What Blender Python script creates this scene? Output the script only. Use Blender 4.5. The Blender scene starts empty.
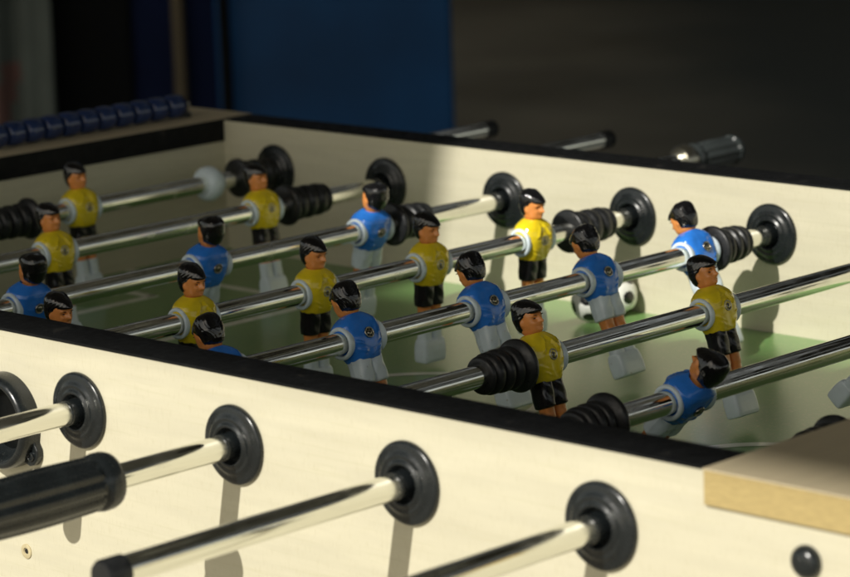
import bpy, bmesh, math, random
import numpy as np
from mathutils import Vector, Matrix
random.seed(7)
S = bpy.context.scene
COL = S.collection
MM = 0.001
W = 0.7077          # inner width of the playing box
T = 0.0354          # thickness of a side wall
H = 0.045           # top of the side walls above the rods
ZF = -0.0844        # playing surface
GZ = -0.85          # ground
X0, X1 = -0.0735, 1.1235

# ------------------------------------------------------------------ camera
cam = bpy.data.cameras.new('camera')
camo = bpy.data.objects.new('camera', cam); COL.objects.link(camo)
r_ = Vector((0.72080335, 0.69225996, -0.03490955))
u_ = Vector((-0.11443019, 0.16851947, 0.97903367))
f_ = Vector((-0.68362875, 0.70169604, -0.20068484))
m = Matrix((r_, u_, -f_)).transposed().to_4x4()
m.translation = Vector((2.09689, -1.24441, 0.464435))
camo.matrix_world = m
cam.sensor_width = 36.0
cam.lens = 2991.361 / 850 * 36.0
cam.clip_start = 0.05; cam.clip_end = 400
cam.dof.use_dof = True
cam.dof.focus_distance = 2.09
cam.dof.aperture_fstop = 11.0
S.camera = camo

# ------------------------------------------------------------------ light
sun_dir = Vector((-0.125, 0.79, -0.61)).normalized()     # the way the light travels
to_sun = -sun_dir
el = math.asin(to_sun.z); rot = math.atan2(to_sun.x, to_sun.y)
wd = bpy.data.worlds.new('World'); S.world = wd; wd.use_nodes = True
nt = wd.node_tree
bg = nt.nodes['Background']
sky = nt.nodes.new('ShaderNodeTexSky'); sky.sky_type = 'NISHITA'; sky.sun_disc = False
sky.sun_elevation = el; sky.sun_rotation = rot
hs = nt.nodes.new('ShaderNodeHueSaturation'); hs.inputs['Saturation'].default_value = 0.45
wb = nt.nodes.new('ShaderNodeMixRGB'); wb.blend_type = 'MULTIPLY'; wb.inputs[0].default_value = 1.0; wb.inputs[2].default_value = (1.0, 0.93, 0.78, 1)
nt.links.new(sky.outputs[0], hs.inputs['Color']); nt.links.new(hs.outputs[0], wb.inputs[1]); nt.links.new(wb.outputs[0], bg.inputs[0]); bg.inputs[1].default_value = 0.115
sl = bpy.data.lights.new('sun', 'SUN'); sl.energy = 4.6; sl.angle = math.radians(0.5); sl.color = (1.0, 0.96, 0.88)
so = bpy.data.objects.new('sun', sl); COL.objects.link(so)
so.rotation_euler = sun_dir.to_track_quat('-Z', 'Y').to_euler()
S.view_settings.view_transform = 'Standard'; S.view_settings.look = 'None'
S.view_settings.exposure = 0.0; S.view_settings.gamma = 1.0
S.render.engine = 'CYCLES'

# ------------------------------------------------------------------ materials
def mat(name, col, rough=0.5, metal=0.0, var=0.0, vscale=40.0, bump=0.0, bscale=300.0, coat=0.0,
        stretch=(1, 1, 1), spec=0.5, rvar=0.0, dist=0.0004, col2=None, detail=6.0, rand=False, chips=None, smudge=0.0):
    m = bpy.data.materials.new(name); m.use_nodes = True
    n = m.node_tree.nodes; l = m.node_tree.links; b = n['Principled BSDF']
    b.inputs['Base Color'].default_value = (*col, 1); b.inputs['Roughness'].default_value = rough
    b.inputs['Metallic'].default_value = metal; b.inputs['Coat Weight'].default_value = coat
    b.inputs['Coat Roughness'].default_value = 0.08
    b.inputs['Specular IOR Level'].default_value = spec
    tc = n.new('ShaderNodeTexCoord'); mp = n.new('ShaderNodeMapping'); mp.inputs['Scale'].default_value = stretch
    l.new(tc.outputs['Object'], mp.inputs['Vector'])
    if rand:      # each copy gets its own wear
        oi = n.new('ShaderNodeObjectInfo'); mm = n.new('ShaderNodeMath'); mm.operation = 'MULTIPLY'; mm.inputs[1].default_value = 7.3
        l.new(oi.outputs['Random'], mm.inputs[0]); l.new(mm.outputs[0], mp.inputs['Location'])
    if var or col2:
        t = n.new('ShaderNodeTexNoise'); t.inputs['Scale'].default_value = vscale; t.inputs['Detail'].default_value = detail
        l.new(mp.outputs[0], t.inputs['Vector'])
        rp = n.new('ShaderNodeValToRGB'); rp.color_ramp.elements[0].position = 0.3; rp.color_ramp.elements[1].position = 0.72
        c2 = col2 or tuple(min(1, c * (1 + var)) for c in col)
        c1 = tuple(c * (1 - var) for c in col) if not col2 else col
        rp.color_ramp.elements[0].color = (*c1, 1); rp.color_ramp.elements[1].color = (*c2, 1)
        l.new(t.outputs['Fac'], rp.inputs[0]); last = rp.outputs[0]
        for spec_ in (chips or []):      # small worn spots: (scale, threshold, colour, strength, stretch)
            sc_, th, cc, st_, sv = spec_
            m2 = n.new('ShaderNodeMapping'); m2.inputs['Scale'].default_value = sv; l.new(mp.outputs[0], m2.inputs['Vector'])
            t2 = n.new('ShaderNodeTexNoise'); t2.inputs['Scale'].default_value = sc_; t2.inputs['Detail'].default_value = 4
            l.new(m2.outputs[0], t2.inputs['Vector'])
            r2 = n.new('ShaderNodeMapRange'); r2.inputs['From Min'].default_value = th; r2.inputs['From Max'].default_value = th + .05
            r2.inputs['To Max'].default_value = st_
            l.new(t2.outputs['Fac'], r2.inputs['Value'])
            mx = n.new('ShaderNodeMixRGB'); mx.inputs[2].default_value = (*cc, 1)
            l.new(r2.outputs[0], mx.inputs[0]); l.new(last, mx.inputs[1]); last = mx.outputs[0]
        l.new(last, b.inputs['Base Color'])
    if rvar:
        t = n.new('ShaderNodeTexNoise'); t.inputs['Scale'].default_value = bscale * 0.5; t.inputs['Detail'].default_value = 5
        l.new(mp.outputs[0], t.inputs['Vector'])
        mr = n.new('ShaderNodeMapRange'); mr.inputs['From Min'].default_value = 0.3; mr.inputs['From Max'].default_value = 0.7
        mr.inputs['To Min'].default_value = max(0.02, rough - rvar); mr.inputs['To Max'].default_value = rough + rvar
        l.new(t.outputs['Fac'], mr.inputs['Value']); l.new(mr.outputs[0], b.inputs['Roughness'])
    if bump:
        t = n.new('ShaderNodeTexNoise'); t.inputs['Scale'].default_value = bscale; t.inputs['Detail'].default_value = 4
        l.new(mp.outputs[0], t.inputs['Vector'])
        bp = n.new('ShaderNodeBump'); bp.inputs['Strength'].default_value = bump; bp.inputs['Distance'].default_value = dist
        l.new(t.outputs['Fac'], bp.inputs['Height']); l.new(bp.outputs[0], b.inputs['Normal'])
    return m

M = {}
M['wood'] = mat('maple_laminate', (0.58, 0.545, 0.41), 0.40, var=0.05, vscale=9, stretch=(1.5, 1.5, 14), bump=0.08, bscale=60, rvar=0.08,
                chips=[(300, .60, (0.45, 0.41, 0.26), .35, (3, 3, .035)), (90, .60, (0.50, 0.47, 0.31), .30, (.10, .1, .6)), (35, .74, (0.22, 0.18, 0.11), .55, (1, 1, .1))])
M['trim'] = mat('black_edge_trim', (0.006, 0.0065, 0.007), 0.55, spec=0.16, var=0.3, vscale=60, rvar=0.14, dist=0.0003,
                chips=[(160, .74, (0.10, 0.09, 0.07), .5, (.4, 1, 1)), (60, .66, (0.03, 0.028, 0.024), .6, (1, 1, 1))])
M['shelf'] = mat('shelf_laminate', (0.52, 0.44, 0.29), 0.5, var=0.06, vscale=8, stretch=(14, 1.5, 1.5), bump=0.05, bscale=60)
M['mdf'] = mat('raw_board_edge', (0.42, 0.32, 0.135), 0.85, var=0.10, vscale=420, stretch=(.35, 1, 1.5), bump=0.5, bscale=500, dist=0.0006)
M['plastic'] = mat('black_plastic', (0.010, 0.0125, 0.0135), 0.25, var=0.25, vscale=60, bump=0.12, bscale=400, rvar=0.08, rand=True, chips=[(500, .68, (0.08, 0.08, 0.07), .5, (1, 1, 1))])
M['rubber'] = mat('black_rubber', (0.013, 0.014, 0.015), 0.38, var=0.25, vscale=80, bump=0.2, bscale=500, rvar=0.12, rand=True, chips=[(300, .64, (0.06, 0.058, 0.05), .5, (1, 1, 1))])
M['chrome'] = mat('chromed_steel', (0.82, 0.82, 0.76), 0.11, metal=1.0, bump=0.12, bscale=420, stretch=(1, 0.10, 1), rvar=0.09, dist=0.0002, rand=True, var=.06, vscale=70)
def wear_chrome(m):
    n = m.node_tree.nodes; l = m.node_tree.links; b = n['Principled BSDF']
    src = b.inputs['Roughness'].links[0].from_socket
    tc = n.new('ShaderNodeTexCoord'); t = n.new('ShaderNodeTexNoise'); t.inputs['Scale'].default_value = 38; t.inputs['Detail'].default_value = 6
    l.new(tc.outputs['Object'], t.inputs['Vector'])
    r = n.new('ShaderNodeMapRange'); r.inputs['From Min'].default_value = .52; r.inputs['From Max'].default_value = .70; r.inputs['To Max'].default_value = .16
    l.new(t.outputs['Fac'], r.inputs['Value'])
    a = n.new('ShaderNodeMath'); a.operation = 'ADD'; l.new(src, a.inputs[0]); l.new(r.outputs[0], a.inputs[1]); l.new(a.outputs[0], b.inputs['Roughness'])
wear_chrome(M['chrome'])
M['yellow'] = mat('yellow_paint', (0.80, 0.61, 0.018), 0.18, var=0.08, vscale=120, bump=0.12, bscale=160, coat=0.3, rand=True, chips=[(260, .70, (0.25, 0.18, 0.02), .5, (1, 1, 1))])
M['blue'] = mat('blue_paint', (0.028, 0.20, 0.72), 0.18, var=0.10, vscale=120, bump=0.12, bscale=160, coat=0.3, rand=True, chips=[(260, .70, (0.01, 0.05, 0.2), .5, (1, 1, 1))])
M['skin'] = mat('skin_paint', (0.74, 0.28, 0.075), 0.26, var=0.12, vscale=140, bump=0.08, bscale=200, rand=True)
M['hair'] = mat('black_gloss_paint', (0.006, 0.006, 0.007), 0.13, bump=0.10, bscale=220, coat=0.4)
M['black'] = mat('black_shorts_paint', (0.009, 0.009, 0.010), 0.18, bump=0.1, bscale=200)
M['pale'] = mat('pale_blue_plastic', (0.68, 0.78, 0.84), 0.22, var=0.06, vscale=90, bump=0.08, bscale=200, rand=True, chips=[(240, .67, (0.3, 0.3, 0.26), .5, (1, 1, 1))])
M['handle2'] = mat('grey_black_plastic', (0.035, 0.042, 0.042), 0.35, var=0.2, vscale=60, bump=0.1)
M['steel'] = mat('dull_steel', (0.45, 0.43, 0.36), 0.28, metal=1.0, bump=0.2, bscale=800)
M['dark'] = mat('dark_recess', (0.008, 0.008, 0.008), 0.6)
M['eye'] = mat('eye_paint', (0.02, 0.012, 0.008), 0.3)
M['lip'] = mat('lip_paint', (0.30, 0.07, 0.035), 0.35)
M['line'] = mat('white_line_print', (0.78, 0.80, 0.72), 0.3, var=0.12, vscale=120, coat=0.5)
M['plug'] = mat('beige_plug', (0.50, 0.43, 0.26), 0.5, var=0.1, vscale=300)
M['bluebead'] = mat('blue_bead_plastic', (0.014, 0.030, 0.10), 0.12, var=0.2, vscale=100, coat=0.3)
M['whiteball'] = mat('ball_white', (0.72, 0.73, 0.68), 0.3, var=0.08, vscale=200, bump=0.1, bscale=500)
M['bgblue'] = mat('blue_panel_paint', (0.002, 0.042, 0.135), 0.5, spec=0.2, var=0.35, vscale=2.6, bump=0.1, bscale=30)
M['bgnavy'] = mat('navy_fabric', (0.003, 0.007, 0.030), 0.8, spec=0.1, var=0.3, vscale=5)
M['bgblack'] = mat('black_fabric', (0.003, 0.0035, 0.004), 0.85, spec=0.1, var=0.3, vscale=5)
M['bggrey'] = mat('grey_cloth', (0.085, 0.10, 0.095), 0.9, spec=0.1, var=0.2, vscale=6)
M['bgpink'] = mat('pinkish_stripe', (0.13, 0.075, 0.07), 0.9, spec=0.1, var=0.2, vscale=6)
M['bgpost'] = mat('weathered_post', (0.06, 0.045, 0.022), 0.7, var=0.3, vscale=8, stretch=(4, 4, 0.6))
M['blocker_boards'] = mat('dark_blocker_boards', (0.10, 0.095, 0.085), 0.85, var=0.3, vscale=3, stretch=(1, 6, 1))
def ground_material():
    # warm worn paving; shade towards camera right is painted in as darker colour
    m = mat('dark_paving', (0.36, 0.33, 0.26), 0.9, spec=0.2, var=0.4, vscale=0.9, bump=0.4, bscale=40, dist=0.01)
    n = m.node_tree.nodes; l = m.node_tree.links; b = n['Principled BSDF']
    src = b.inputs['Base Color'].links[0].from_socket
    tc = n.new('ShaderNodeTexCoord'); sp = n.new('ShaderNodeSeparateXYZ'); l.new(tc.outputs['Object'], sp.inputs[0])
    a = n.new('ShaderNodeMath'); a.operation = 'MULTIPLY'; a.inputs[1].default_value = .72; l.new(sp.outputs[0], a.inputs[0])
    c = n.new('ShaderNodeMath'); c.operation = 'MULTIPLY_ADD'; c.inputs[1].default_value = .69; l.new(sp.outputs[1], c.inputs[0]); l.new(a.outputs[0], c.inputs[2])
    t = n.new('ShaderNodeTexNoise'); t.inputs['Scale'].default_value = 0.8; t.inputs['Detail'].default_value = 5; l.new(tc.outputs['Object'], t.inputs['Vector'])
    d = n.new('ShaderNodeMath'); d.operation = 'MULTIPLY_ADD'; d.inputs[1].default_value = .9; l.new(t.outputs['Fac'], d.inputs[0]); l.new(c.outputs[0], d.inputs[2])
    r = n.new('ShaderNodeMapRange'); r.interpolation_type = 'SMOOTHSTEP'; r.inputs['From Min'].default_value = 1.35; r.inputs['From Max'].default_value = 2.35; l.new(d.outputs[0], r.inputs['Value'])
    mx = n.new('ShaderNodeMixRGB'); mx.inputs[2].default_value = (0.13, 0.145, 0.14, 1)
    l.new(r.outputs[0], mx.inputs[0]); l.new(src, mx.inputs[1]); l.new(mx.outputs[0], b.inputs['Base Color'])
    return m
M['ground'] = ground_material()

# glossy printed playing surface: green, a little worn and speckled
def field_material():
    m = bpy.data.materials.new('green_playfield'); m.use_nodes = True
    n = m.node_tree.nodes; l = m.node_tree.links; b = n['Principled BSDF']
    tc = n.new('ShaderNodeTexCoord')
    a = n.new('ShaderNodeTexNoise'); a.inputs['Scale'].default_value = 7; a.inputs['Detail'].default_value = 5
    s = n.new('ShaderNodeTexNoise'); s.inputs['Scale'].default_value = 420; s.inputs['Detail'].default_value = 3
    l.new(tc.outputs['Object'], a.inputs['Vector']); l.new(tc.outputs['Object'], s.inputs['Vector'])
    r1 = n.new('ShaderNodeValToRGB'); r1.color_ramp.elements[0].position = 0.3; r1.color_ramp.elements[1].position = 0.75
    r1.color_ramp.elements[0].color = (0.13, 0.27, 0.085, 1); r1.color_ramp.elements[1].color = (0.185, 0.34, 0.115, 1)
    r2 = n.new('ShaderNodeValToRGB'); r2.color_ramp.elements[0].position = 0.56; r2.color_ramp.elements[1].position = 0.72
    r2.color_ramp.elements[0].color = (0, 0, 0, 1); r2.color_ramp.elements[1].color = (0.5, 0.5, 0.5, 1)
    mx = n.new('ShaderNodeMixRGB'); mx.inputs[2].default_value = (0.38, 0.37, 0.18, 1)
    l.new(a.outputs['Fac'], r1.inputs[0]); l.new(s.outputs['Fac'], r2.inputs[0])
    l.new(r2.outputs[0], mx.inputs[0]); l.new(r1.outputs[0], mx.inputs[1]); l.new(mx.outputs[0], b.inputs['Base Color'])
    b.inputs['Roughness'].default_value = 0.32; b.inputs['Specular IOR Level'].default_value = 0.5
    b.inputs['Coat Weight'].default_value = 0.25; b.inputs['Coat Roughness'].default_value = 0.2
    bp = n.new('ShaderNodeBump'); bp.inputs['Strength'].default_value = 0.12; bp.inputs['Distance'].default_value = 0.0003
    l.new(s.outputs['Fac'], bp.inputs['Height']); l.new(bp.outputs[0], b.inputs['Normal'])
    return m
M['field'] = field_material()

# ------------------------------------------------------------------ helpers
def link(name, bm, m, parent=None, smooth=True, angle=40, bevel=0.0, seg=3):
    me = bpy.data.meshes.new(name)
    bmesh.ops.recalc_face_normals(bm, faces=bm.faces)
    bm.to_mesh(me); bm.free()
    mats = m if isinstance(m, (list, tuple)) else [m]
    for x in mats: me.materials.append(x)
    if smooth:
        for p in me.polygons: p.use_smooth = True
        me.set_sharp_from_angle(angle=math.radians(angle))
    o = bpy.data.objects.new(name, me); COL.objects.link(o)
    if parent: o.parent = parent
    if bevel:
        b = o.modifiers.new('bevel', 'BEVEL'); b.width = bevel; b.segments = seg; b.limit_method = 'ANGLE'
    return o
def tag(o, label, cat=None, group=None, kind=None):
    if label: o['label'] = label
    if cat: o['category'] = cat
    if group: o['group'] = group
    if kind: o['kind'] = kind
    return o
def thing(name, label, cat, loc=(0, 0, 0), group=None):
    o = bpy.data.objects.new(name, None); o.empty_display_size = 0.05
    COL.objects.link(o); o.location = loc
    return tag(o, label, cat, group)
def box(bm, a, b, mi=0):
    x0, y0, z0 = a; x1, y1, z1 = b
    v = [bm.verts.new(p) for p in ((x0, y0, z0), (x1, y0, z0), (x1, y1, z0), (x0, y1, z0), (x0, y0, z1), (x1, y0, z1), (x1, y1, z1), (x0, y1, z1))]
    for q in ((0, 3, 2, 1), (4, 5, 6, 7), (0, 1, 5, 4), (1, 2, 6, 5), (2, 3, 7, 6), (3, 0, 4, 7)):
        f = bm.faces.new([v[i] for i in q]); f.material_index = mi
def prism(bm, pts, y0, y1, axis='y'):
    def P(p, t):
        return (p[0], t, p[1]) if axis == 'y' else ((t, p[0], p[1]) if axis == 'x' else (p[0], p[1], t))
    a = [bm.verts.new(P(p, y0)) for p in pts]; b = [bm.verts.new(P(p, y1)) for p in pts]
    bm.faces.new(a); bm.faces.new(b[::-1])
    for i in range(len(pts)):
        j = (i + 1) % len(pts); bm.faces.new((a[i], b[i], b[j], a[j]))
def lathe(bm, prof, n=48, axis='y', off=(0, 0, 0), mi=0, rad=None):
    """prof: list of (t along the axis, radius) in metres, closed at both ends when radius is 0"""
    rings = []
    for k, (t, r) in enumerate(prof):
        ring = []
        if r < 1e-7:
            c = {'y': (0, t, 0), 'z': (0, 0, t), 'x': (t, 0, 0)}[axis]
            ring = [bm.verts.new(Vector(c) + Vector(off))]
        else:
            for i in range(n):
                a = 2 * math.pi * i / n; rr = r * (rad(a, t) if rad else 1)
                c, s = rr * math.cos(a), rr * math.sin(a)
                p = {'y': (c, t, s), 'z': (c, s, t), 'x': (t, c, s)}[axis]
                ring.append(bm.verts.new(Vector(p) + Vector(off)))
        rings.append(ring)
    for a, b in zip(rings, rings[1:]):
        for i in range(n):
            j = (i + 1) % n
            if len(a) == 1 and len(b) == 1: continue
            if len(a) == 1: f = bm.faces.new((a[0], b[j], b[i]))
            elif len(b) == 1: f = bm.faces.new((a[i], a[j], b[0]))
            else: f = bm.faces.new((a[i], a[j], b[j], b[i]))
            f.material_index = mi
def loft(bm, fn, zs, n=40, cap=True, mi=0):
    """fn(z, angle) -> (x, y) in mm, rings at the heights zs (mm)"""
    rings = []
    for z in zs:
        ring = []
        for i in range(n):
            a = 2 * math.pi * i / n
            p = fn(z, a); zz = z if len(p) == 2 else p[2]
            ring.append(bm.verts.new((p[0] * MM, p[1] * MM, zz * MM)))
        rings.append(ring)
    for a, b in zip(rings, rings[1:]):
        for i in range(n):
            j = (i + 1) % n; f = bm.faces.new((a[i], a[j], b[j], b[i])); f.material_index = mi
    if cap:
        f = bm.faces.new(rings[0][::-1]); f.material_index = mi
        f = bm.faces.new(rings[-1]); f.material_index = mi
def torus(bm, R, r, axis='y', off=(0, 0, 0), n=40, k=14, mi=0, sy=1.0):
    prof = []
    vs = []
    for i in range(n):
        a = 2 * math.pi * i / n; ring = []
        for j in range(k):
            b = 2 * math.pi * j / k; rr = R + r * math.cos(b); t = r * math.sin(b) * sy
            c, s = rr * math.cos(a), rr * math.sin(a)
            p = {'y': (c, t, s), 'z': (c, s, t), 'x': (t, c, s)}[axis]
            ring.append(bm.verts.new(Vector(p) + Vector(off)))
        vs.append(ring)
    for i in range(n):
        for j in range(k):
            f = bm.faces.new((vs[i][j], vs[(i + 1) % n][j], vs[(i + 1) % n][(j + 1) % k], vs[i][(j + 1) % k])); f.material_index = mi
def interp(tab, z):
    zs = [t[0] for t in tab]
    return [float(np.interp(z, zs, [t[k] for t in tab])) for k in range(1, len(tab[0]))]
def smoothtab(tab, zs):
    return tab
def g(x, c, s): return math.exp(-((x - c) / s) ** 2)
def se(c, p): return math.copysign(abs(c) ** p, c)

# ------------------------------------------------------------------ the setting
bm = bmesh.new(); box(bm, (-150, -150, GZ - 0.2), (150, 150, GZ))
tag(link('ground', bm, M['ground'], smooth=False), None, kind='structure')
# unseen boards added to shade the table; sun passes their front edge and slot
bm = bmesh.new()
box(bm, (-9, -2.6, 3.0), (8, 3.75, 3.02)); box(bm, (-9, 4.10, 3.0), (8, 5.2, 3.02)); box(bm, (-9, 5.55, 3.0), (8, 13, 3.02))  # rear gaps added so skylight streaks the chrome
box(bm, (-9, -3.845, 3.0), (0.835, -2.6, 3.02))
box(bm, (0.835, -3.845, 3.0), (8, -3.375, 3.02))
rf = thing('light_blocker', 'unseen dark boards on posts added to block and shape the light on the football table', 'light_blocker', (0, 0, GZ))
o = link('blocker_boards', bm, M['blocker_boards'], rf, smooth=False); o.location = (0, 0, -GZ)
for k in range(9):
    bm = bmesh.new(); box(bm, (-8.0 + k * 1.9, -2.6, 2.86 - GZ), (-7.92 + k * 1.9, 13, 2.998 - GZ)); link('blocker_rafter', bm, M['bgpost'], rf, smooth=False)  # unseen beams added to break up the rod reflections
for nm_, a_, b_ in (('side_light_blocker', (-8.98, 0.5, .02), (-8.94, 12.9, 3.8)), ('back_light_blocker', (-8.9, 12.90, .02), (7.9, 12.94, 3.8))):
    bm = bmesh.new(); box(bm, a_, b_); link(nm_, bm, M['blocker_boards'], rf, smooth=False)  # unseen walls added to cut ambient light from the left and back
for y in (0.9, 1.45, 2.0, 2.45, 2.9, 3.35):
    bm = bmesh.new(); box(bm, (-8.9, y, 2.80 - GZ), (7.9, y + .10, 2.855 - GZ)); link('reflection_strip', bm, M['whiteball'], rf, smooth=False)  # unseen white strips added to show as streaks in the chrome
for x, y in ((-8.7, -3.6), (7.7, -3.6), (-8.7, 12.7), (7.7, 12.7)):
    bm = bmesh.new(); box(bm, (x - .08, y - .08, 0), (x + .08, y + .08, 3.0 - GZ)); link('post', bm, M['bgpost'], rf, smooth=False, bevel=.01)  # unseen supports for the added light blocker

# ------------------------------------------------------------------ the table
tb = thing('foosball_table', 'pale wooden table football box with black edge trim and green playing surface', 'foosball table', (0.525, W / 2, GZ))
def tpart(name, bm, m, parent=None, **k):
    o = link(name, bm, m, None, **k); o.parent = parent or tb
    o.matrix_parent_inverse = Matrix.Identity(4)
    if parent is None or parent is tb: o.location = Vector((0, 0, 0)) - tb.location
    return o
ZB = -0.40
def side_wall(y0, y1):
    bm = bmesh.new()
    prism(bm, [(X0 - .105, ZB), (X1 + .16, ZB), (X1 + .16, .0247), (X1, .0247), (X1, H - .0016), (X0, H - .0016), (X0, .0247), (X0 - .105, .0247)], y0, y1)
    w = tpart('side_panel', bm, M['wood'], smooth=False, bevel=.0004)
    bm = bmesh.new(); box(bm, (X0, y0 - .0006, H - .0016), (X1 - .0003, y1 + .0006, H + .0004))
    tpart('edge_trim', bm, M['trim'], w, smooth=False, bevel=.0006)
    return w
near = side_wall(-T, 0); far = side_wall(W, W + T)
for xa, xb, lab in ((X0 - .103, X0, 'shaded'), (X1, X1 + .158, 'sunny')):
    bm = bmesh.new(); box(bm, (xa, 0, ZB), (xb if xa > 0 else X0, W, .0247))
    if xa < 0:
        e = tpart('end_panel', bm, M['wood'], smooth=False)
    else:
        e = tpart('end_panel', bm, M['wood'], smooth=False)
# end shelves (pale top laminate on raw board)
def shelf(xa, xb, inner):
    bm = bmesh.new(); box(bm, (xa, -T - .003, .025), (xb, W + T + .003, H - .0008))
    s = tpart('end_shelf', bm, M['mdf'], smooth=False, bevel=.0006)
    bm = bmesh.new(); box(bm, (xa - .0004, -T - .0034, H - .0008), (xb + .0004, W + T + .0034, H + .0004))
    tpart('shelf_laminate', bm, M['shelf'], s, smooth=False, bevel=.0003)
    if inner is not None:
        bm = bmesh.new(); box(bm, (inner - .0005, .0005, .0235), (inner + .0016, W - .0005, H + .0001))
        tpart('edge_band', bm, M['trim'], s, smooth=False)
shelf(X0 - .105, X0 - .0005, X0); shelf(X1 + .0005, X1 + .16, None)
bm = bmesh.new(); box(bm, (X0, 0, ZF - .018), (X1, W, ZF))
pf = tpart('playfield', bm, M['field'], smooth=False)
# printed lines
bm = bmesh.new()
zl0, zl1 = ZF + .0001, ZF + .0003
cx, cy = 0.525, W / 2
LW = .0100
def line(xa, ya, xb, yb): box(bm, (min(xa, xb) - LW / 2, min(ya, yb) - LW / 2, zl0), (max(xa, xb) + LW / 2, max(ya, yb) + LW / 2, zl1))
def arc(cx, cy, r, a0, a1, n=72):
    prev = None
    for i in range(n + 1):
        a = a0 + (a1 - a0) * i / n
        p = [bm.verts.new((cx + (r + d) * math.cos(a), cy + (r + d) * math.sin(a), zl1)) for d in (-LW / 2, LW / 2)]
        if prev: bm.faces.new((prev[0], prev[1], p[1], p[0]))
        prev = p
arc(cx, cy, .097, 0, 2 * math.pi)
line(cx, .02, cx, W - .02)
for s, ex in ((1, X0 + .004), (-1, X1 - .004)):
    line(ex + s * .112, cy - .152, ex + s * .112, cy + .152)
    for yy in (cy - .152, cy + .152): line(ex, yy, ex + s * (.112 - LW / 2), yy)
    line(ex + s * .262, cy - .222, ex + s * .262, cy + .222)
    for yy in (cy - .222, cy + .222): line(ex, yy, ex + s * (.262 - LW / 2), yy)
    arc(ex + s * .262, cy, .07, (-math.pi / 2 if s > 0 else math.pi / 2), (math.pi / 2 if s > 0 else 1.5 * math.pi), 36)
tpart('field_marking', bm, M['line'], pf, smooth=False)
# legs
for x in (X0 + .03, X1 - .03):
    for y in (.03, W - .03):
        bm = bmesh.new(); box(bm, (x - .045, y - .045, GZ), (x + .045, y + .045, ZB))
        tpart('leg', bm, M['trim'], smooth=False, bevel=.004)

# rod bearings: a dished disc with a rim, raised ring and a hub that takes the rod
def bearing_profile():
    return [(-.001, 0), (-.001, .0247), (.0006, .0256), (.0024, .0256), (.0034, .0250), (.0040, .0236), (.0042, .0215), (.0050, .0190),
            (.0060, .0180), (.0062, .0168), (.0057, .0160), (.0060, .0148), (.0072, .0138), (.0075, .0126), (.0068, .0116), (.0030, .0108), (.0022, .0096), (.0030, .0086), (.0120, .0084),
            (.0138, .0083), (.0142, .0079), (.0142, 0)]
bmq = bmesh.new(); lathe(bmq, bearing_profile(), 56)
bear0 = None
def bearing(x, y, sgn):
    global bear0
    if bear0 is None:
        o = tpart('rod_bearing', bmq, M['plastic'], angle=50); bear0 = o
    else:
        o = bear0.copy(); COL.objects.link(o)
    o.location = Vector((x, y, 0)) - tb.location; o.rotation_euler = (0, random.uniform(0, 3), 0) if sgn > 0 else (0, random.uniform(0, 3), math.pi)
    return o
for i in range(8):
    x = .15 * i
    bearing(x, -T, -1); bearing(x, 0, 1); bearing(x, W, -1); bearing(x, W + T, 1)

# ball entry cup on the outside of the near wall
bm = bmesh.new()
prof = [(.0, 0), (0, .0205), (-.004, .0225), (-.010, .0245), (-.0135, .0262), (-.0150, .0285), (-.0146, .0308), (-.0125, .0322), (-.006, .0328), (.0005, .0328)]
lathe(bm, prof, 56)
cup = tpart('ball_cup', bm, M['plastic'], angle=50); cup.location = Vector((.5235, -T, -.0175)) - tb.location
for a in (-37, 143):
    a = math.radians(a); c, s_ = math.cos(a), math.sin(a)
    pts = [(.027, -.013), (.033, -.009), (.037, -.0075), (.0395, -.004), (.0400, 0), (.0395, .004), (.037, .0075), (.033, .009), (.027, .013)]
    bm = bmesh.new(); prism(bm, [(p[0] * c - p[1] * s_, p[0] * s_ + p[1] * c) for p in pts], -.0055, .0004)
    tpart('cup_tab', bm, M['plastic'], cup, smooth=False, bevel=.0012)
    bm = bmesh.new(); lathe(bm, [(-.0055, 0.0034), (-.0068, .0033), (-.0072, .0022), (-.0066, .0016), (-.006, .0015), (-.006, 0)], 20, off=(.0345 * c, 0, .0345 * s_))
    tpart('cup_screw', bm, M['plastic'], cup)
# plug with a screw hole, and the corner bolt
bm = bmesh.new(); lathe(bm, [(.0002, 0.0), (.0002, .0052), (-.0008, .0052), (-.0011, .0046), (-.0010, .0026), (.0001, .0022), (.0002, 0)], 28)
o = tpart('screw_plug', bm, M['plug']); o.location = Vector((.5328, -T, -.1087)) - tb.location
bm = bmesh.new(); lathe(bm, [(.0002, 0), (.0002, .0018), (-.0004, .0018), (-.0005, 0)], 18); k = tpart('plug_hole', bm, M['dark'], o)
bm = bmesh.new(); lathe(bm, [(.0002, 0.0088), (-.0015, .0092), (-.0035, .0088), (-.0058, .0070), (-.0070, .0040), (-.0073, 0)], 32)
o = tpart('corner_bolt', bm, M['plastic']); o.location = Vector((1.1907, -T, .0052)) - tb.location

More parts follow.
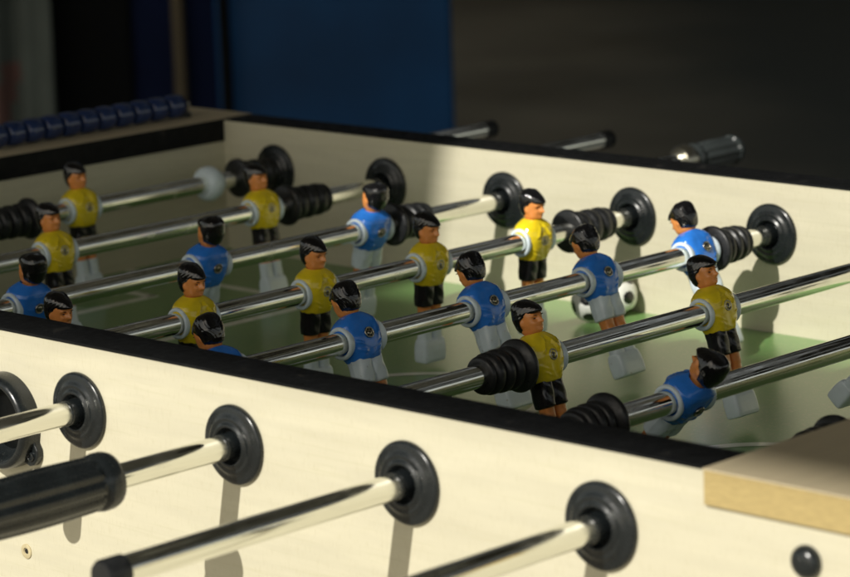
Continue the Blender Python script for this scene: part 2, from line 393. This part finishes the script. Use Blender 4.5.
# ------------------------------------------------------------------ the figures
HU = 4.4
def head_body():
    bm = bmesh.new()
    tab = [(9, 5.0, -6.0, 5.4), (13, 5.0, -6.2, 5.2), (14.2, 6.6, -6.6, 5.4), (15.4, 8.0, -7.4, 6.2), (17.5, 8.6, -8.2, 6.9), (20, 8.7, -8.6, 7.4), (23, 8.7, -8.8, 7.8),
           (26, 8.9, -8.8, 8.0), (29, 8.6, -8.4, 7.8), (32, 7.0, -7.0, 6.2), (34, 4.0, -4.5, 3.8)]
    def fn(z, a):
        fx, bx, w = interp(tab, z)
        c, s = math.cos(a), math.sin(a)
        x = (fx if c > 0 else -bx) * se(c, .8); y = w * se(s, .88)
        fr = max(0, c)
        # chin, mouth, nose, eye sockets, brow, cheeks
        x += fr ** 6 * (1.6 * g(z, 15.8, 1.2)) * g(y, 0, 2.6)
        x += fr * (3.7 * g(z, 21.0, 1.3) + 2.5 * g(z, 22.8, 1.5) + 1.4 * g(z, 24.6, 1.4)) * g(y, 0, 1.6)
        x += fr * .95 * g(y, 0, 2.8) * (g(z, 18.9, .55) + .9 * g(z, 17.8, .55))
        x -= fr * .9 * g(y, 0, 3.2) * g(z, 18.35, .35)
        x -= fr * 1.5 * (g(y, 3.0, 1.5) + g(y, -3.0, 1.5)) * g(z, 23.9, 1.1)
        x += fr * 1.1 * g(abs(y), 3.0, 2.2) * g(z, 25.9, .8)
        x += fr * .9 * g(abs(y), 4.2, 1.8) * g(z, 20.8, 1.6)
        # ears
        e = g(x, -.8, 1.6) * g(z, 21.8, 2.1) * (1 if z > 15 else 0)
        y += math.copysign(1.7 * e, y) if abs(y) > 3 else 0
        y -= math.copysign(.7 * g(x, -.4, .7) * g(z, 21.9, 1.0), y) if abs(y) > 3 else 0
        return x, y
    zs = list(np.arange(9, 14, 1)) + list(np.arange(14, 34.1, .45))
    loft(bm, lambda z, a: (*fn(z, a), z + HU), zs, 64)
    loft(bm, lambda z, a: (4.2 * math.cos(a), 7.5 * math.sin(a)), [-26, -20, 0, 10, 16], 32)
    # torso core and legs
    def leg(side):
        tab = [(-56, 4.2, 4.4, .3), (-50, 4.2, 4.5, 0), (-46, 4.4, 4.6, -.2), (-42, 4.9, 4.8, -.5), (-38, 5.0, 5.1, 0), (-33, 5.5, 5.5, 0), (-24, 5.8, 5.8, 0)]
        def f(z, a):
            rx, ry, xo = interp(tab, z)
            c, s = math.cos(a), math.sin(a)
            ridge = .35 * (g(a, math.pi / 2, .07) + g(a, 1.5 * math.pi, .07))
            x = xo + rx * se(c, .85) - .5 * max(0, -c) * g(z, -43, 2) * 1.2
            y = side * 5.9 + (ry + ridge) * se(s, .85)
            # knee
            x += .6 * max(0, c) * g(z, -39.5, 2.0)
            return x, y
        loft(bm, f, list(np.arange(-56, -23.9, 1.0)), 28)
    leg(1); leg(-1)
    return bm
def shirt_bm():
    bm = bmesh.new()
    tab = [(-16.6, 7.6, 7.6, 10.2), (-15.8, 9.2, 8.9, 11.7), (-14, 10.2, 9.8, 12.6), (-9, 12.0, 11.3, 14.4), (-4, 13.2, 12.2, 15.8), (1, 13.6, 12.7, 16.7), (6, 13.3, 12.6, 17.0),
           (10, 12.4, 11.9, 16.6), (12.6, 11.2, 11.1, 15.4), (15.2, 9.2, 9.6, 12.6), (17.2, 7.4, 8.2, 9.4), (18.4, 6.2, 7.1, 7.0), (17.2, 5.0, 6.0, 5.8), (15, 4.6, 5.4, 5.2)]
    ks = list(np.linspace(0, len(tab) - 1, 92))
    def fn(kk, a):
        z, fx, bx, w = [float(np.interp(kk, range(len(tab)), [t[j] for t in tab])) for j in range(4)]
        c, s = math.cos(a), math.sin(a)
        x = (fx if c > 0 else bx) * se(c, .80); y = w * se(s, .60)
        ac = abs(c)
        fr = max(0, c); bk = max(0, -c)
        k = 1 - g(kk, 13, 2.5)
        # v-neck and folds
        vn = abs(y) - (15.2 - z) * .62
        x -= fr * 1.1 * (1 if z > 3 else 0) * 1.4 * g(vn, -1.0, 1.3) * k * (1 if z < 16 else .4)
        x += fr * 1.0 * g(vn, 1.5, 1.3) * min(1, max(0, (z - 3.5) / 2)) * min(1, max(0, (16.0 - z) / 3))
        # chest muscles / shoulder blades, side creases
        x += fr * .8 * g(abs(y), 6.5, 4) * g(z, 5, 4) - fr * .6 * g(y, 0, 1.6) * g(z, -6, 7)
        x -= bk * .9 * g(abs(y), 6.8, 4) * g(z, 6, 4) * -1 * 1.0
        x += bk * .7 * g(y, 0, 2) * g(z, 4, 8)
        for yo, zo, sl in ((9, -4, .9), (-9.5, -6, -.9), (7, -10, .6), (-6, -11, -.7)):
            d = (z - zo) - sl * (y - yo) * .6
            x += c * .9 * g(d, 0, .8) * g(y, yo, 3.5)
        x += .35 * c * math.sin(y * .9 + z * .35) * g(z, -12, 3.5)
        # waist hem
        return x, y, z
    loft(bm, fn, ks, 128)
    return bm
def shorts_bm():
    bm = bmesh.new()
    def half(side):
        tab = [(-33.6, 5.4, 5.4, 6.2), (-33.1, 6.7, 6.4, 6.3), (-32, 7.3, 6.7, 6.3), (-27, 7.7, 6.7, 6.0), (-22, 8.0, 6.6, 5.6), (-18, 8.3, 6.6, 5.3), (-14, 8.4, 6.6, 5.2), (-11, 7.6, 6.3, 5.0)]
        def f(z, a):
            rx, ry, yo = interp(tab, z); c, s = math.cos(a), math.sin(a)
            ridge = .4 * (g(a, math.pi / 2, .06) + g(a, 1.5 * math.pi, .06))
            x = rx * se(c, .72) + .25 * c * math.sin(z * .55 + s * 4)
            return x, side * yo + (ry + ridge) * se(s, .72)
        loft(bm, f, list(np.arange(-33.6, -10.9, .7)), 36)
    half(1); half(-1)
    loft(bm, lambda z, a: (6.0 * se(math.cos(a), .6), 2.4 * se(math.sin(a), .6)), [-28, -20, -12], 20)
    return bm
def hair_bm(seed=0):
    bm = bmesh.new()
    tab = [(15.6, -5.0, -8.6, 4.0), (16.6, -4.8, -9.9, 6.0), (19, -4.6, -10.8, 7.8), (21.5, -4.0, -11.4, 8.6), (23.5, -2.4, -11.8, 9.0), (25.0, .8, -12.0, 9.3), (26.0, 4.8, -12.1, 9.5), (27.0, 9.0, -11.9, 9.4),
           (28.0, 12.0, -11.9, 9.4), (29.2, 13.2, -11.8, 9.3), (30.8, 12.2, -11.7, 9.1), (32.6, 10.6, -11.7, 8.8), (34.4, 8.0, -11.3, 8.2), (36.0, 5.4, -10.6, 7.2), (37.4, 2.4, -9.4, 5.8), (38.4, -1.0, -7.6, 3.6), (38.7, -3.0, -6.2, 1.8)]
    def fn(z, a):
        fx, bx, w = interp(tab, z); c, s = math.cos(a), math.sin(a)
        cx0 = -2.0
        fxx, bxx = fx - cx0, cx0 - bx
        pf = .95 + .2 * g(z, 29.0, 3.0)
        x = cx0 + (fxx * se(c, pf) if c > 0 else bxx * se(c, .85))
        y = w * se(s, .80) * (1 - .42 * max(0, c) ** 1.5 * min(1, max(0, (z - 25.5) / 2)))
        st = math.sin(a * 22 + z * 1.3 * (1 if s > 0 else -1) + 2 * math.sin(z * .5))
        k = .09 * st * (1 if z > 17 else .3)
        seam = .35 * g(x, -1.5, .5)
        return x + k * c, y + k * s + math.copysign(seam, s), z + HU
    loft(bm, fn, list(np.arange(15.6, 38.7, .42)) + [38.7], 88)
    return bm
def foot_bm():
    bm = bmesh.new()
    # socks
    for sd in (1, -1):
        tab = [(-64, 5.6, 5.9), (-58, 5.3, 5.6), (-52, 5.1, 5.4), (-48.5, 5.3, 5.5), (-47.2, 5.2, 5.4), (-46.8, 4.6, 4.9)]
        def f(z, a):
            rx, ry = interp(tab, z); c, s = math.cos(a), math.sin(a)
            return rx * se(c, .8), sd * 5.9 + ry * se(s, .8)
        loft(bm, f, list(np.arange(-64, -46.9, .8)) + [-46.8], 28)
    # the kicking block, thicker towards its foot
    tab = [(-80, 5.6, 11.2), (-79.2, 6.8, 12.2), (-77, 7.3, 12.6), (-70, 7.4, 12.7), (-65, 7.0, 12.4), (-62, 6.2, 12.0), (-60.8, 5.2, 11.4)]
    def f(z, a):
        rx, ry = interp(tab, z); c, s = math.cos(a), math.sin(a)
        return rx * se(c, .34) + .4, ry * se(s, .26)
    loft(bm, f, [-80, -79.6, -79.2, -78, -77, -74, -70, -67, -65, -63, -62, -61.4, -60.8], 56)
    return bm
def blob_bm(p, r, rx=0):
    bm = bmesh.new()
    bmesh.ops.create_uvsphere(bm, u_segments=12, v_segments=8, radius=1, matrix=Matrix.Translation(Vector(p) * MM) @ Matrix.Rotation(rx, 4, 'X') @ Matrix.Diagonal((r[0] * MM, r[1] * MM, r[2] * MM, 1)))
    return bm
def fused(bm, voxel):
    # overlapping pieces of one part become one continuous surface
    me = bpy.data.meshes.new('tmp'); bmesh.ops.recalc_face_normals(bm, faces=bm.faces); bm.to_mesh(me); bm.free()
    o = bpy.data.objects.new('tmp', me); COL.objects.link(o)
    md = o.modifiers.new('r', 'REMESH'); md.mode = 'VOXEL'; md.voxel_size = voxel
    sm = o.modifiers.new('s', 'SMOOTH'); sm.factor = .5; sm.iterations = 2
    dg = bpy.context.evaluated_depsgraph_get(); dg.update()
    nm = bpy.data.meshes.new_from_object(o.evaluated_get(dg))
    bpy.data.objects.remove(o); b2 = bmesh.new(); b2.from_mesh(nm); bpy.data.meshes.remove(nm)
    return b2
def screw_bm():
    bm = bmesh.new()
    # steel washer ring (0), dark recess (1), screw head (0) with a cross slot (1); axis +x
    torus(bm, 3.6 * MM, .55 * MM, axis='x', n=32, k=10, mi=0)
    lathe(bm, [(-.001, 3.5 * MM), (-.0002, 3.5 * MM), (-.0002, 0)], 28, axis='x', mi=1)
    lathe(bm, [(-.0004, 1.9 * MM), (.0003, 1.9 * MM), (.0006, 1.5 * MM), (.0007, 0)], 20, axis='x', mi=0)
    for k in range(3):
        a = k * math.pi / 3
        d = Vector((0, math.cos(a), math.sin(a))) * 1.25 * MM; e = Vector((0, -math.sin(a), math.cos(a))) * .22 * MM
        v = [bm.verts.new(Vector((.00082, 0, 0)) + p) for p in (d + e, -d + e, -d - e, d - e)]
        f = bm.faces.new(v); f.material_index = 1
    for k in range(6):   # small studs round the ring
        a = k * math.pi / 3 + .3
        bmesh.ops.create_icosphere(bm, subdivisions=1, radius=.45 * MM, matrix=Matrix.Translation((0.0, 2.7 * MM * math.cos(a), 2.7 * MM * math.sin(a))))
    return bm

def make_figure(team):
    shirt_m = M['yellow'] if team == 'yellow' else M['blue']
    f = link('player_figure', fused(head_body(), .00042), M['skin'], angle=180)
    link('shirt', shirt_bm(), shirt_m, f, angle=60)
    link('shorts', fused(shorts_bm(), .00042), M['black'] if team == 'yellow' else M['pale'], f, angle=180)
    link('hair', hair_bm(), M['hair'], f, angle=80)
    link('foot_block', fused(foot_bm(), .00045), M['pale'], f, angle=180)
    for sd in (1, -1):
        link('eye', blob_bm((7.75, sd * 3.0, 23.9 + HU), (.4, .95, .45)), M['eye'], f)
        link('eyebrow', blob_bm((9.35, sd * 3.2, 26.0 + HU), (.45, 1.8, .35), sd * .12), M['eye'], f)
        bm = bmesh.new()
        lathe(bm, [(sd * a * MM, b * MM) for a, b in ((12.5, 10.4), (15.7, 11.5), (16.7, 11.4), (17.4, 10.9), (17.7, 10.2), (17.6, 9.4), (17.1, 8.8), (16.0, 8.4), (15, 8.3))], 48)
        o = link('sleeve_ring', bm, M['pale'], f, angle=60); o.location = (0, 0, -.2 * MM); o.scale = (1.0, 1, 1.05)
    s = link('fixing_screw', screw_bm(), [M['steel'], M['dark']], f, angle=40)
    if team == 'yellow':
        s.location = (13.5 * MM, 0, 1.5 * MM)
    else:
        s.location = (-13.2 * MM, 0, 1.5 * MM); s.rotation_euler = (0, 0, math.pi)
    return f
protos = {'yellow': [make_figure('yellow'), False], 'blue': [make_figure('blue'), False]}
def copy_tree(o, parent=None):
    c = o.copy(); COL.objects.link(c); c.parent = parent
    for ch in list(o.children):
        copy_tree(ch, c)
    return c
def figure(team, y, root, lean=0):
    p = protos[team]
    if p[1]: f = copy_tree(p[0], root)
    else: f = p[0]; f.parent = root; p[1] = True
    if team == 'blue': f.scale = (1.06, 1.07, 1.0)
    f.location = (0, y, 0); f.rotation_euler = (0, lean, 0 if team == 'yellow' else math.pi)
    return f

# rubber bumper: wide flange on the figure's side, three ribs, smaller end
def bumper(y, d, root, L=.050, white=False):
    """y = outer face of the flange, d = +1 when the ribs run towards +y"""
    p = [(0, .0080), (0, .0172), (.0010, .0185), (.0032, .0188), (.0046, .0180), (.0056, .0150), (.0075, .0128)]
    t = .0080
    for k, r in enumerate((.0152, .0151, .0146)):
        w = (L - .012) / 3
        p += [(t, .0115), (t + w * .14, r - .0012), (t + w * .28, r), (t + w * .62, r), (t + w * .78, r - .0012), (t + w * .88, .0115)]
        t += w
    p += [(t, .0124), (t + .0015, .0134), (L - .0012, .0130), (L, .0118), (L, .0080)]
    bm = bmesh.new(); lathe(bm, [(a * d, r) for a, r in p], 48)
    o = link('rubber_bumper', bm, M['rubber'], root, angle=55); o.location = (0, y, 0)
    return o
def handle(y, d, root, length=.115, ring=False, k_=1.0, m_='plastic'):
    """black fluted grip with a flange; y = the flange face towards the table"""
    def rad(a, t):
        tt = abs(t)
        k = 1 if .016 < tt < length - .010 else 0
        return 1 - k * .12 * (abs(math.cos(a * 5)) ** 4)
    p = [(0, .0085), (0, .0150), (.001, .0168), (.004, .0178), (.009, .0179), (.0125, .0172), (.0138, .0158), (.0152, .0157), (.0165, .0166)]
    n = 14
    for k in range(n + 1): 
        t = .0165 + (length - .028) * k / n
        p.append((t, .0168 + .0010 * math.sin(math.pi * k / n)))
    p += [(length - .010, .0182), (length - .006, .0180), (length - .002, .0160), (length, .0120), (length, 0)]
    bm = bmesh.new(); lathe(bm, [(a * d, max(r * k_, .0085) if r else 0) for a, r in p], 96, rad=rad)
    o = link('handle', bm, M[m_], root, angle=50); o.location = (0, y, 0)
    if ring:
        bm = bmesh.new(); lathe(bm, [(-.014 * d, .0083), (-.014 * d, .0125), (-.010 * d, .0150), (-.002 * d, .0155), (0, .0150), (0, .008)], 40)
        c = link('handle_collar', bm, M['steel'], o)
    return o
def rod(i, label, team, ys, tilt, y0, y1, bumps=(), handle_near=None, handle_far=None, ring=False):
    root = thing('player_rod', label, 'player rod', (.15 * i, 0, 0), 'player rods across the table')
    root.rotation_euler = (0, math.radians(-tilt), 0)
    bm = bmesh.new(); lathe(bm, [(y0, 0), (y0, .0074), (y0 + .0006, .0080), (y1 - .0006, .0080), (y1, .0074), (y1, 0)], 48)
    link('rod_tube', bm, M['chrome'], root)
    for k, y in enumerate(ys):
        figure(team, y, root, math.radians(random.uniform(-1.2, 1.2)))
    for b in bumps: bumper(b[0], b[1], root, b[2])
    for yy, d in ((y0, -1), (y1, 1)):
        if (d < 0 and handle_near is None) or (d > 0 and handle_far is None):
            bm = bmesh.new(); lathe(bm, [(-.010 * d, .0081), (-.010 * d, .0091), (.0035 * d, .0092), (.0055 * d, .0080), (.006 * d, 0)], 40)
            o = link('end_cap', bm, M['rubber'], root, angle=40); o.location = (0, yy, 0)
    if handle_near is not None: handle(handle_near, -1, root)
    if handle_far is not None: handle(handle_far, 1, root, length=.075 if ring else .115, ring=ring, k_=.82, m_='handle2')
    return root
rA = rod(0, 'farthest chrome rod by the scoring beads, one yellow goalkeeper figure and a white stop', 'yellow', [.462], 6, -.20, 1.013,
         [(.655, 1, .046), (.405, -1, .046)], handle_near=-.10)
# white collar stop on the goalkeeper rod
bm = bmesh.new(); lathe(bm, [(-.010, .0081), (-.010, .0135), (-.008, .0158), (-.002, .0168), (.003, .0155), (.007, .0130), (.010, .0105), (.010, .0081)], 44)
o = link('white_stop', bm, M['pale'], rA); o.location = (0, .622, 0)
rod(1, 'second chrome rod from the scoring beads, carrying two yellow defender figures', 'yellow', [.310, .548], 8, -.24, 1.024, [(.576, 1, .050)], handle_near=-.14)
rod(2, 'chrome rod with three blue figures and a fluted black handle beyond the far wall', 'blue', [.161, .346, .535], -12, -.30, 1.04, [(.560, 1, .044)], handle_far=.968, ring=True)
rod(3, 'chrome rod carrying the row of five yellow figures', 'yellow', [.071, .198, .324, .451, .577], -2, -.12, .86, [(.620, 1, .052)], handle_near=-.16)
rod(4, 'chrome rod carrying the row of five blue figures', 'blue', [.089, .221, .353, .484, .606], 24, -.142, 1.10, [(.627, 1, .040)], handle_far=1.0)
rod(5, 'chrome rod with yellow figures and the black fluted handle in the lower left', 'yellow', [.249, .442], 18, -.235, .92, [(.2285, -1, .041)], handle_near=-.138)
rod(6, 'chrome rod with a tilted blue figure beside a black bumper, capped end in the foreground', 'blue', [.222, .468], -42, -.266, 1.02, [(.146, -1, .036)], handle_far=1.0)
rod(7, 'nearest chrome rod at the lower right, passing under the end shelf corner', 'blue', [.354], 0, -.34, .90, [(.184, -1, .038)], handle_far=.86)

# ------------------------------------------------------------------ balls
def football(loc, rotv, label):
    bm = bmesh.new(); bmesh.ops.create_icosphere(bm, subdivisions=5, radius=.0172)
    ico = bmesh.new(); bmesh.ops.create_icosphere(ico, subdivisions=1, radius=1); dirs = [v.co.normalized().copy() for v in ico.verts]; ico.free()
    for f in bm.faces:
        c = f.calc_center_median().normalized()
        f.material_index = 1 if max(c.dot(d) for d in dirs) > .945 else 0
    for v in bm.verts:
        ds = sorted((v.co.normalized().dot(d) for d in dirs), reverse=True)
        e = math.acos(min(1, ds[0])) - math.acos(.945)
        v.co *= 1 - .018 * g(e, 0, .05)
    o = link('table_football', bm, [M['whiteball'], M['hair']], None, angle=60)
    o.location = loc; o.rotation_euler = rotv
    tag(o, label, 'ball', 'small balls on the playing surface')
football((.447, .688, ZF + .0175), (.3, .5, 1.0), 'white ball with black patches at the far wall, right of a blue figure')
football((.4465, .6528, ZF + .0175), (1.2, .2, .4), 'white ball with black patches at the far wall, left of a blue figure')

# ------------------------------------------------------------------ scoring beads on the left shelf
sc = thing('score_counter', 'steel wire for scoring beads on the shaded end shelf', 'score counter', (-.115, .36, H + .0004))
bm = bmesh.new(); lathe(bm, [(-.36, 0), (-.36, .0025), (.34, .0025), (.34, 0)], 16)
o = link('wire', bm, M['steel'], sc); o.location = (0, 0, .0125)
for yy in (-.34, .333):
    bm = bmesh.new(); lathe(bm, [(0, 0), (0, .008), (.004, .008), (.005, .005), (.016, .0045), (.0175, 0)], 20, axis='z')
    o = link('wire_support', bm, M['plastic'], sc); o.location = (0, yy, 0)
words = ['corner bead', 'second', 'third', 'fourth', 'fifth', 'sixth', 'seventh', 'eighth', 'ninth', 'tenth', 'eleventh', 'twelfth']
bead0 = None
for k in range(11):
    y = .680 - k * .0222
    if bead0 is None:
        bm = bmesh.new(); lathe(bm, [(-.0100, .0030), (-.0100, .0085), (-.0088, .0106), (-.0050, .0116), (0, .0119), (.0050, .0116), (.0088, .0106), (.0100, .0085), (.0100, .0030)], 36)
        bead0 = link('scoring_bead', bm, M['bluebead'], None, angle=50); o = bead0
    else:
        o = bead0.copy(); COL.objects.link(o)
    o.location = (-.115 + random.uniform(-.0003, .0003), y, H + .0126)
    o.rotation_euler = (0, random.uniform(0, 6), 0)
    tag(o, ('blue scoring bead on the shelf wire, ' + (words[k] + ' from the table corner' if k else 'the one nearest the table corner')), 'scoring bead', 'scoring beads along the end shelf')

# ------------------------------------------------------------------ dim things behind the table
def standing(name, label, cat, a, b, depth, top, m, z0=GZ, bev=.01, part=None):
    """a, b: ground points of the front edge; depth away from the table"""
    a = Vector((*a, 0)); b = Vector((*b, 0)); mid = (a + b) / 2; d = b - a
    root = thing(name, label, cat, (mid.x, mid.y, z0)); root.rotation_euler = (0, 0, math.atan2(d.y, d.x))
    bm = bmesh.new(); box(bm, (-d.length / 2, 0, 0), (d.length / 2, depth, top - z0))
    link(part or 'panel', bm, m, root, smooth=False, bevel=bev)
    return root, d.length
rt, L = standing('display_stand', 'tall blue display stand behind the far corner of the table', 'display stand', (-2.372, 2.765), (-2.030, 3.095), .35, .75, M['bgblue'])
# hanging dark cable in front of the blue stand
cb = bmesh.new()
pts = [Vector((-2.34 + .012 * math.sin(t * 5), 2.752, GZ + .0 + 1.75 * t)) for t in np.linspace(0, 1, 24)]
prev = None
for k, p in enumerate(pts):
    ring = [cb.verts.new(p + Vector((.012 * math.cos(a), .012 * math.sin(a), 0))) for a in np.linspace(0, 2 * math.pi, 13)[:-1]]
    if prev:
        for i in range(12): cb.faces.new((prev[i], prev[(i + 1) % 12], ring[(i + 1) % 12], ring[i]))
    prev = ring
tag(link('cable', cb, M['bgblack']), 'dark hanging cable in front of the blue stand', 'cable')
standing('curtain', 'navy curtain panel left of the wooden post', 'curtain', (-2.56, 2.60), (-2.33, 2.825), .03, .85, M['bgnavy'], part='cloth')
standing('storage_cabinet', 'black cabinet between the grey cloth and the navy curtain', 'cabinet', (-2.62, 2.51), (-2.49, 2.645), .30, .85, M['bgblack'], part='body')
standing('wooden_post', 'weathered brown post beside the blue stand', 'post', (-2.418, 2.690), (-2.400, 2.708), .03, .95, M['bgpost'], part='shaft')
# grey cloth hanging on a line, with folds
bm = bmesh.new(); n = 60; hgt = 26
v = []
for j in range(hgt + 1):
    row = []
    for i in range(n + 1):
        s = i / n; t = j / hgt
        x = -.26 + .36 * s; y = .018 * math.sin(s * 17 + 1.5 * t) + .01 * math.sin(s * 41 + 3 * t)
        row.append(bm.verts.new((x, y, -1.05 * t)))
    v.append(row)
for j in range(hgt):
    for i in range(n):
        f = bm.faces.new((v[j][i], v[j][i + 1], v[j + 1][i + 1], v[j + 1][i]))
        f.material_index = 1 if (j > 13 and (i + 2 * (j - 13)) % 22 < 6) else 0
cl = link('hanging_cloth', bm, [M['bggrey'], M['bgpink']], None)
cl.location = (-2.64, 2.44, .30); cl.rotation_euler = (0, 0, math.atan2(.69, .72))
md = cl.modifiers.new('thickness', 'SOLIDIFY'); md.thickness = .003
tag(cl, 'grey cloth with faded pinkish stripes hanging at the left', 'cloth')
